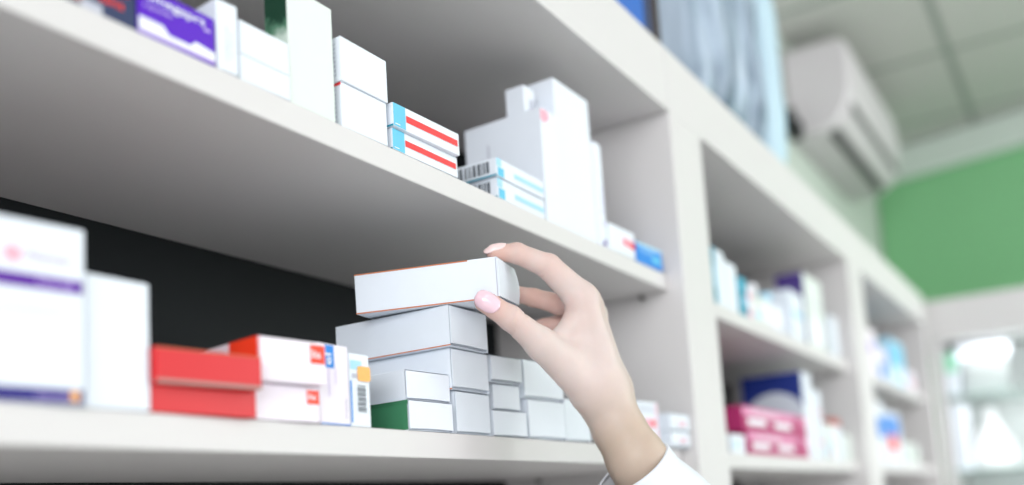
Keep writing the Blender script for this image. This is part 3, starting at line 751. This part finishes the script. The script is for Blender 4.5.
def hand_sdf(p):
    c = lambda a, b, r1, r2: round_cone(p, J[a], J[b], r1, r2)
    # forearm: two rounded cores side by side make the flat oval section
    arm = None
    for off in (-0.0065, 0.0065):
        o = DZ * off
        segs = [('wrist', 'arm1', .0212, .0214), ('arm1', 'arm2', .0214, .0242), ('arm2', 'arm3', .0242, .0300), ('arm3', 'arm4', .0300, .0335)]
        for a, b, r1, r2 in segs:
            d = round_cone(p, J[a] + o, J[b] + o, r1, r2)
            arm = d if arm is None else smin(arm, d, .006)
    palm = c('i0', 'i1', .0172, .0132)
    palm = smin(palm, c('m0', 'm1', .0172, .0132), .008)
    palm = smin(palm, c('r0', 'r1', .0160, .0112), .008)
    palm = smin(palm, c('l0', 'l1', .0150, .0100), .008)
    body = smin(arm, palm, .022)
    th = c('t0', 't1', .0165, .0128)
    th = smin(th, c('t1', 't2', .0124, .0098), .006)
    th = smin(th, c('t2', 't3', .0097, .0086), .004)
    web = round_cone(p, cf(553, 342, .787), cf(579, 318, .808), .0070, .0094)
    web = smin(web, round_cone(p, cf(566, 358, .792), cf(594, 352, .812), .0125, .0130), .010)
    th = smin(th, web, .008)
    body = smin(body, th, .014)
    fingers = None
    for f, rs in (('i', (.0134, .0106, .0084, .0068)), ('m', (.0110, .0092, .0079, .0068)), ('r', (.0106, .0088, .0076, .0066)), ('l', (.0096, .0078, .0066, .0058))):
        d = c(f + '1', f + '2', rs[0], rs[1])
        d = smin(d, c(f + '2', f + '3', rs[1] * .97, rs[2]), .003)
        d = smin(d, c(f + '3', f + '4', rs[2] * .98, rs[3]), .003)
        fingers = d if fingers is None else smin(fingers, d, .0012)
    body = smin(body, fingers, .0065)
    # skin folds over the joints
    def crease(q, jn, ax, depth, wid, sector):
        u = (p - J[jn]) @ ax
        s = np.exp(-(u / wid) ** 2) * (np.abs(body) < .004)
        v = (p - J[jn]) @ sector
        return q + depth * s * (v > 0) * np.clip(v / .006, 0, 1)
    un = lambda a, b: (J[b] - J[a]) / np.linalg.norm(J[b] - J[a])
    ti = un('t1', 't3'); tn = np.array([0, 0, -1.0])
    for sh, dp in ((0, .0007), (.0036, .0004), (-.0034, .0004)):
        J['_t'] = J['t2'] + ti * sh
        body = crease(body, '_t', ti, dp, .0012, tn)
    ii = un('i1', 'i3')
    for sh, dp in ((0, .0006), (.0038, .0004)):
        J['_t'] = J['i2'] + ii * sh
        body = crease(body, '_t', ii, dp, .0012, np.array([.35, .7, -.6]))
    return body

def surface_nets(f, org, h):
    s = f < 0
    nx, ny, nz = f.shape
    cor = [(i, j, k) for i in (0, 1) for j in (0, 1) for k in (0, 1)]
    sl = lambda a, c: a[c[0]:nx - 1 + c[0], c[1]:ny - 1 + c[1], c[2]:nz - 1 + c[2]]
    cnt = sum(sl(s, c).astype(np.int8) for c in cor)
    act = (cnt > 0) & (cnt < 8)
    idx = -np.ones(act.shape, np.int64)
    ii = np.argwhere(act)
    idx[act] = np.arange(len(ii))
    acc = np.zeros((len(ii), 3)); num = np.zeros(len(ii))
    for a in range(8):
        for b in range(a + 1, 8):
            ca, cb = np.array(cor[a]), np.array(cor[b])
            if np.abs(ca - cb).sum() != 1: continue
            A = ii + ca; B = ii + cb
            fa = f[A[:, 0], A[:, 1], A[:, 2]]; fb = f[B[:, 0], B[:, 1], B[:, 2]]
            m = (fa < 0) != (fb < 0)
            t = np.where(m, fa / np.where(m, fa - fb, 1), 0)
            acc += (ca + t[:, None] * (cb - ca)) * m[:, None]; num += m
    v = org + h * (ii + acc / num[:, None])
    quads = []
    for ax in range(3):
        o = [0, 1, 2]; o.remove(ax)
        d = np.zeros(3, int); d[ax] = 1
        lo = [1, 1, 1]; lo[ax] = 0
        rng3 = [slice(lo[k], (nx, ny, nz)[k] - 1) for k in range(3)]
        sa = s[tuple(rng3)]
        sb = s[tuple(slice(r.start + d[k], r.stop + d[k]) for k, r in enumerate(rng3))]
        e = np.argwhere(sa != sb) + np.array(lo)
        ins = s[e[:, 0], e[:, 1], e[:, 2]]
        u, w2 = np.zeros(3, int), np.zeros(3, int); u[o[0]] = 1; w2[o[1]] = 1
        g = lambda q: idx[q[:, 0], q[:, 1], q[:, 2]]
        q = np.stack([g(e), g(e - u), g(e - u - w2), g(e - w2)], 1)
        flip = ins if ax != 1 else ~ins
        q[flip] = q[flip][:, ::-1]
        quads.append(q)
    return v, np.concatenate(quads)

def build_hand():
    h = .0014
    lo = np.array([-.040, -.136, .735]); hi = np.array([.200, .185, .905])
    n = np.ceil((hi - lo) / h).astype(int)
    ax = [lo[k] + h * np.arange(n[k]) for k in range(3)]
    f = np.empty(n, np.float32)
    for i0 in range(0, n[0], 16):
        g = np.stack(np.meshgrid(ax[0][i0:i0 + 16], ax[1], ax[2], indexing='ij'), -1)
        f[i0:i0 + 16] = hand_sdf(g.reshape(-1, 3)).reshape(g.shape[:3])
    f[0] = f[-1] = 1; f[:, 0] = f[:, -1] = 1; f[:, :, 0] = f[:, :, -1] = 1
    v, q = surface_nets(f, lo, h)
    for _ in range(2):                       # settle the points on the true surface
        e = 2e-4
        d0 = hand_sdf(v)
        gr = np.stack([(hand_sdf(v + e * np.eye(3)[k]) - hand_sdf(v - e * np.eye(3)[k])) / (2 * e) for k in range(3)], 1)
        gr /= np.maximum(np.linalg.norm(gr, axis=1, keepdims=True), .3)
        step = np.clip(d0, -h * .7, h * .7)
        v = v - step[:, None] * gr * (np.abs(d0) < h * 2)[:, None]
    return v, q

toworld = lambda v: CAM + v @ AX
hv, hq = build_hand()
ORG = toworld(cf(612, 420, .82)[None])[0]
me = bpy.data.meshes.new('person')
me.from_pydata([tuple(p) for p in (toworld(hv) - ORG)], [], [list(map(int, r)) for r in hq])
me.update()
bm = bmesh.new(); bm.from_mesh(me); bmesh.ops.recalc_face_normals(bm, faces=bm.faces[:]); bm.to_mesh(me); bm.free()
# natural skin colour: rosier at finger ends, knuckles and the inside of the fingers, paler on the back
dist = lambda a: np.linalg.norm(hv - J[a], axis=1)
rosy = np.zeros(len(hv))
for k_, rad, amt in (('t3', .022, .95), ('t2', .016, .45), ('i4', .020, .95), ('i3', .016, .6), ('i2', .016, .5), ('m2', .024, .85), ('m3', .022, .85), ('m4', .02, .9), ('r2', .024, .8), ('r3', .02, .8), ('l2', .02, .7), ('i1', .012, .3)):
    rosy = np.maximum(rosy, amt * np.exp(-(dist(k_) / rad) ** 2))
inner = np.exp(-(np.linalg.norm(hv - cf(574, 309, .815), axis=1) / .018) ** 2)
rosy = np.maximum(rosy, .85 * inner)
armm = np.clip(((hv - J['wrist']) @ ((J['arm2'] - J['wrist']) / np.linalg.norm(J['arm2'] - J['wrist'])) + .015) / .05, 0, 1)
pale, pink, tan = (np.array(lin(c)[:3]) for c in (SKIN_PALE, SKIN_PINK, SKIN_TAN))
colr = pale + (pink - pale) * rosy[:, None]
colr = colr + (tan - colr) * (armm * .9)[:, None]
ca = me.color_attributes.new('skin', 'FLOAT_COLOR', 'POINT')
ca.data.foreach_set('color', np.concatenate([colr, np.ones((len(hv), 1))], 1).astype(np.float32).ravel())

def skin_mat():
    m = bpy.data.materials.new('skin'); m.use_nodes = True
    nt = m.node_tree; b = nt.nodes['Principled BSDF']
    at_ = nt.nodes.new('ShaderNodeVertexColor'); at_.layer_name = 'skin'
    tc = nt.nodes.new('ShaderNodeTexCoord')
    n1 = nt.nodes.new('ShaderNodeTexNoise'); n1.inputs['Scale'].default_value = 70; n1.inputs['Detail'].default_value = 4
    nt.links.new(tc.outputs['Object'], n1.inputs['Vector'])
    mr = nt.nodes.new('ShaderNodeMapRange'); mr.inputs['To Min'].default_value = 0.93; mr.inputs['To Max'].default_value = 1.06
    nt.links.new(n1.outputs['Fac'], mr.inputs['Value'])
    mx = nt.nodes.new('ShaderNodeMix'); mx.data_type = 'RGBA'; mx.blend_type = 'MULTIPLY'; mx.inputs['Factor'].default_value = 1
    nt.links.new(at_.outputs['Color'], mx.inputs['A']); nt.links.new(mr.outputs['Result'], mx.inputs['B'])
    nt.links.new(mx.outputs['Result'], b.inputs['Base Color'])
    b.inputs['Roughness'].default_value = 0.48
    b.inputs['Specular IOR Level'].default_value = 0.35
    b.inputs['Subsurface Weight'].default_value = 0.18
    b.inputs['Subsurface Radius'].default_value = (1.0, 0.4, 0.25)
    b.inputs['Subsurface Scale'].default_value = 0.004
    n2 = nt.nodes.new('ShaderNodeTexVoronoi'); n2.inputs['Scale'].default_value = 900
    nt.links.new(tc.outputs['Object'], n2.inputs['Vector'])
    bp = nt.nodes.new('ShaderNodeBump'); bp.inputs['Strength'].default_value = 0.10; bp.inputs['Distance'].default_value = 0.0006
    nt.links.new(n2.outputs['Distance'], bp.inputs['Height']); nt.links.new(bp.outputs['Normal'], b.inputs['Normal'])
    return m
M['skin'] = skin_mat()
person = link('person', me, [M['skin']], None, True)
person.location = ORG
tag(person, 'person in a white coat reaching in with one hand to lift a white box', 'person')

M['nail'] = mat('pink_nail_varnish', (240, 204, 216), 0.18, 0.6, **{'Coat Weight': 0.6, 'Coat Roughness': 0.08})
M['nailn'] = mat('pale_pink_nail', (242, 214, 212), 0.22, 0.5)
def nail(c, axis, nrm, L, Wd, m, tip=1.0):
    """a curved nail plate lying on the finger: axis towards the finger end, nrm out of the finger"""
    axis = axis / np.linalg.norm(axis); nrm = nrm - axis * (nrm @ axis); nrm /= np.linalg.norm(nrm); side = np.cross(axis, nrm)
    pts, st = [], []
    for i in range(13):
        for j in range(9):
            s = -1 + i / 6; t = -1 + j / 4
            e = (1 - abs(s) ** 2.6) ** (1 / 2.6) if abs(s) < 1 else 0
            e = max(e, .30 if s > 0 else .16)
            st.append((s, t * e)); pts.append(c + axis * s * L + side * t * e * Wd + nrm * .02)
    P = np.array(pts); st = np.array(st); hit = np.zeros(len(P), bool); tt = np.zeros(len(P))
    for _ in range(60):
        d = hand_sdf(P - nrm * tt[:, None]); tt = tt + np.clip(d, -.002, .004) * .9
    hit = np.abs(hand_sdf(P - nrm * tt[:, None])) < 3e-4
    hit &= tt < .034
    A = np.stack([np.ones(len(st)), st[:, 0], st[:, 1], st[:, 0] ** 2, st[:, 1] ** 2], 1)
    good = hit & (st[:, 0] < .75)
    co_ = np.linalg.lstsq(A[good], tt[good], rcond=None)[0]
    fit = A @ co_
    tt = np.where(good, np.minimum(fit, tt), fit)
    top = P - nrm * (tt - .0007)[:, None]
    bot = P - nrm * (tt + .0007)[:, None]
    vs = np.concatenate([top, bot]); n = len(top)
    fs = []
    for i in range(12):
        for j in range(8):
            a = i * 9 + j
            fs.append([a, a + 1, a + 10, a + 9]); fs.append([n + a, n + a + 9, n + a + 10, n + a + 1])
    rim = list(range(9)) + [i * 9 + 8 for i in range(1, 13)] + [12 * 9 + j for j in range(7, -1, -1)] + [i * 9 for i in range(11, 0, -1)]
    for a, b in zip(rim, rim[1:] + rim[:1]):
        fs.append([a, a + n, b + n, b])
    me = bpy.data.meshes.new('fingernail')
    me.from_pydata([tuple(p) for p in (toworld(vs) - ORG)], [], fs)
    bm = bmesh.new(); bm.from_mesh(me); bmesh.ops.recalc_face_normals(bm, faces=bm.faces[:]); bm.to_mesh(me); bm.free()
    return link('fingernail', me, [M[m]], person, True)
nail(cf(486.6, 301.8, .7505), J['t3'] - J['t2'], np.array([-.16, -.20, -1.0]), .0103, .0078, 'nail')['label'] = 'pale pink thumb nail'
nail(cf(494.5, 254, .788), J['i4'] - J['i3'], np.array([.02, -.85, -.35]), .0092, .0056, 'nailn')

# lab coat sleeve: a loose tube round the forearm with a hemmed cuff
M['coat'] = mat('white_coat_cotton', (228, 232, 239), 0.85, 0.15, noise=0.015, nscale=30, bump=0.05, bscale=900)
def sleeve():
    sc_ = .813 / F
    ax = np.array([.6, .8, .10]); ax /= np.linalg.norm(ax)
    e1 = np.array([.8, -.6, 0.0]); e2 = np.cross(ax, e1)
    tilt = np.array([.6, .8, 0]) * .06
    base = cf(632, 469, .813)
    rings = [(0, 40, 0), (0, 42, .6), (1.5, 42.8, 1), (5, 42.6, 1), (14, 43, 1), (17, 42.6, 1), (19, 43.6, 1), (30, 46.5, 1), (45, 50, 1), (65, 54, 1), (90, 57, 1), (120, 59, 1)]
    N = 72
    vs = []
    for t, rad, _ in rings:
        for k in range(N):
            a = 2 * math.pi * k / N
            fold = 1 + (t / 120) * (.05 * math.sin(3 * a + t * .05) + .03 * math.sin(7 * a - t * .09)) + .008 * math.sin(5 * a + 1)
            d = math.cos(a) * e1 + math.sin(a) * e2 * 1.12
            near = math.sin(a) * (1 if e2[2] < 0 else -1)
            vs.append(base + ax * t * sc_ + d * rad * fold * sc_ + tilt * near * rad * sc_ * max(0, 1 - t / 60))
    fs = []
    for i in range(len(rings) - 1):
        for k in range(N):
            fs.append([i * N + k, i * N + (k + 1) % N, (i + 1) * N + (k + 1) % N, (i + 1) * N + k])
    nv = len(vs); inner = []                 # inside of the cloth
    c0 = [np.mean(vs[i * N:(i + 1) * N], axis=0) for i in range(len(rings))]
    for i in range(len(rings)):
        for k in range(N):
            p = vs[i * N + k]; q = c0[i] - p
            inner.append(p + q / np.linalg.norm(q) * .0011 + (ax * .0012 if i == 0 else 0))
    vs += inner
    fs += [[nv + j for j in f[::-1]] for f in fs]
    for k in range(N):
        fs.append([k, nv + k, nv + (k + 1) % N, (k + 1) % N])
        z = (len(rings) - 1) * N
        fs.append([z + k, z + (k + 1) % N, nv + z + (k + 1) % N, nv + z + k])
    me = bpy.data.meshes.new('coat_sleeve')
    me.from_pydata([tuple(p) for p in (toworld(np.array(vs)) - ORG)], [], fs)
    bm = bmesh.new(); bm.from_mesh(me); bmesh.ops.recalc_face_normals(bm, faces=bm.faces[:]); bm.to_mesh(me); bm.free()
    return link('coat_sleeve', me, [M['coat']], person, True)
sleeve()['label'] = 'white coat sleeve with a hemmed cuff'
#>HAND

# ------------------------------------------------------------------ light
w = bpy.data.worlds.new('world'); scene.world = w
w.use_nodes = True
bg = w.node_tree.nodes['Background']
bg.inputs['Color'].default_value = (0.97, 0.98, 1.0, 1); bg.inputs['Strength'].default_value = 1.0
def area(name, loc, target, sx, sy, power, color=(1, 1, 1)):
    l = bpy.data.lights.new(name, 'AREA'); l.shape = 'RECTANGLE'; l.size = sx; l.size_y = sy; l.energy = power; l.color = color
    o = bpy.data.objects.new(name, l); COL.objects.link(o); o.location = loc
    d = Vector(target) - Vector(loc)
    o.rotation_euler = d.to_track_quat('-Z', 'Y').to_euler()
    return o
area('ceiling_panel_light', (-0.20, -1.10, CZ - 0.01), (-0.20, -1.10, 0), 1.2, 0.6, 9, (1, 0.99, 0.98))
area('ceiling_panel_light', (2.6, -1.6, CZ - 0.01), (2.6, -1.6, 0), 1.2, 0.6, 24, (1, 0.99, 0.98))
area('unseen_window_light', (1.3, -3.3, 0.55), (1.2, 0, 0.45), 3.6, 1.75, 32, (0.97, 0.985, 1.0))  # window-like light added to brighten the front faces; no window modelled
area('unseen_window_light', (-2.9, -1.6, 0.85), (0.8, 0.1, 0.3), 2.6, 1.3, 185, (0.96, 0.98, 1.0))
area('unseen_window_light', (3.4, -3.3, 0.50), (4.1, 0, 0.9), 1.8, 1.6, 150, (0.97, 0.99, 1.0))  # added to brighten the green wall and far end; window unseen
area('cabinet_fill_light', (CX + 0.05, -0.6, 0.272), (CX + 0.2, -0.6, -0.2), 1.0, 0.04, 5.0, (1, 1, 1))  # added lamp under the glass shelf to lift the lower contents; no strip seen
area('cabinet_fill_light', (CX + 0.05, -0.6, 0.450), (CX + 0.2, -0.6, 0), 1.0, 0.04, 4.5, (1, 1, 1))  # added lamp behind the fascia to brighten the cabinet; no strip seen
vs_ = scene.view_settings
scene.display_settings.display_device = 'sRGB'
vs_.view_transform = 'Standard'; vs_.look = 'None'; vs_.exposure = -0.87; vs_.gamma = 1.0; vs_.use_curve_mapping = False
scene.cycles.use_denoising = True
scene.cycles.max_bounces = 8
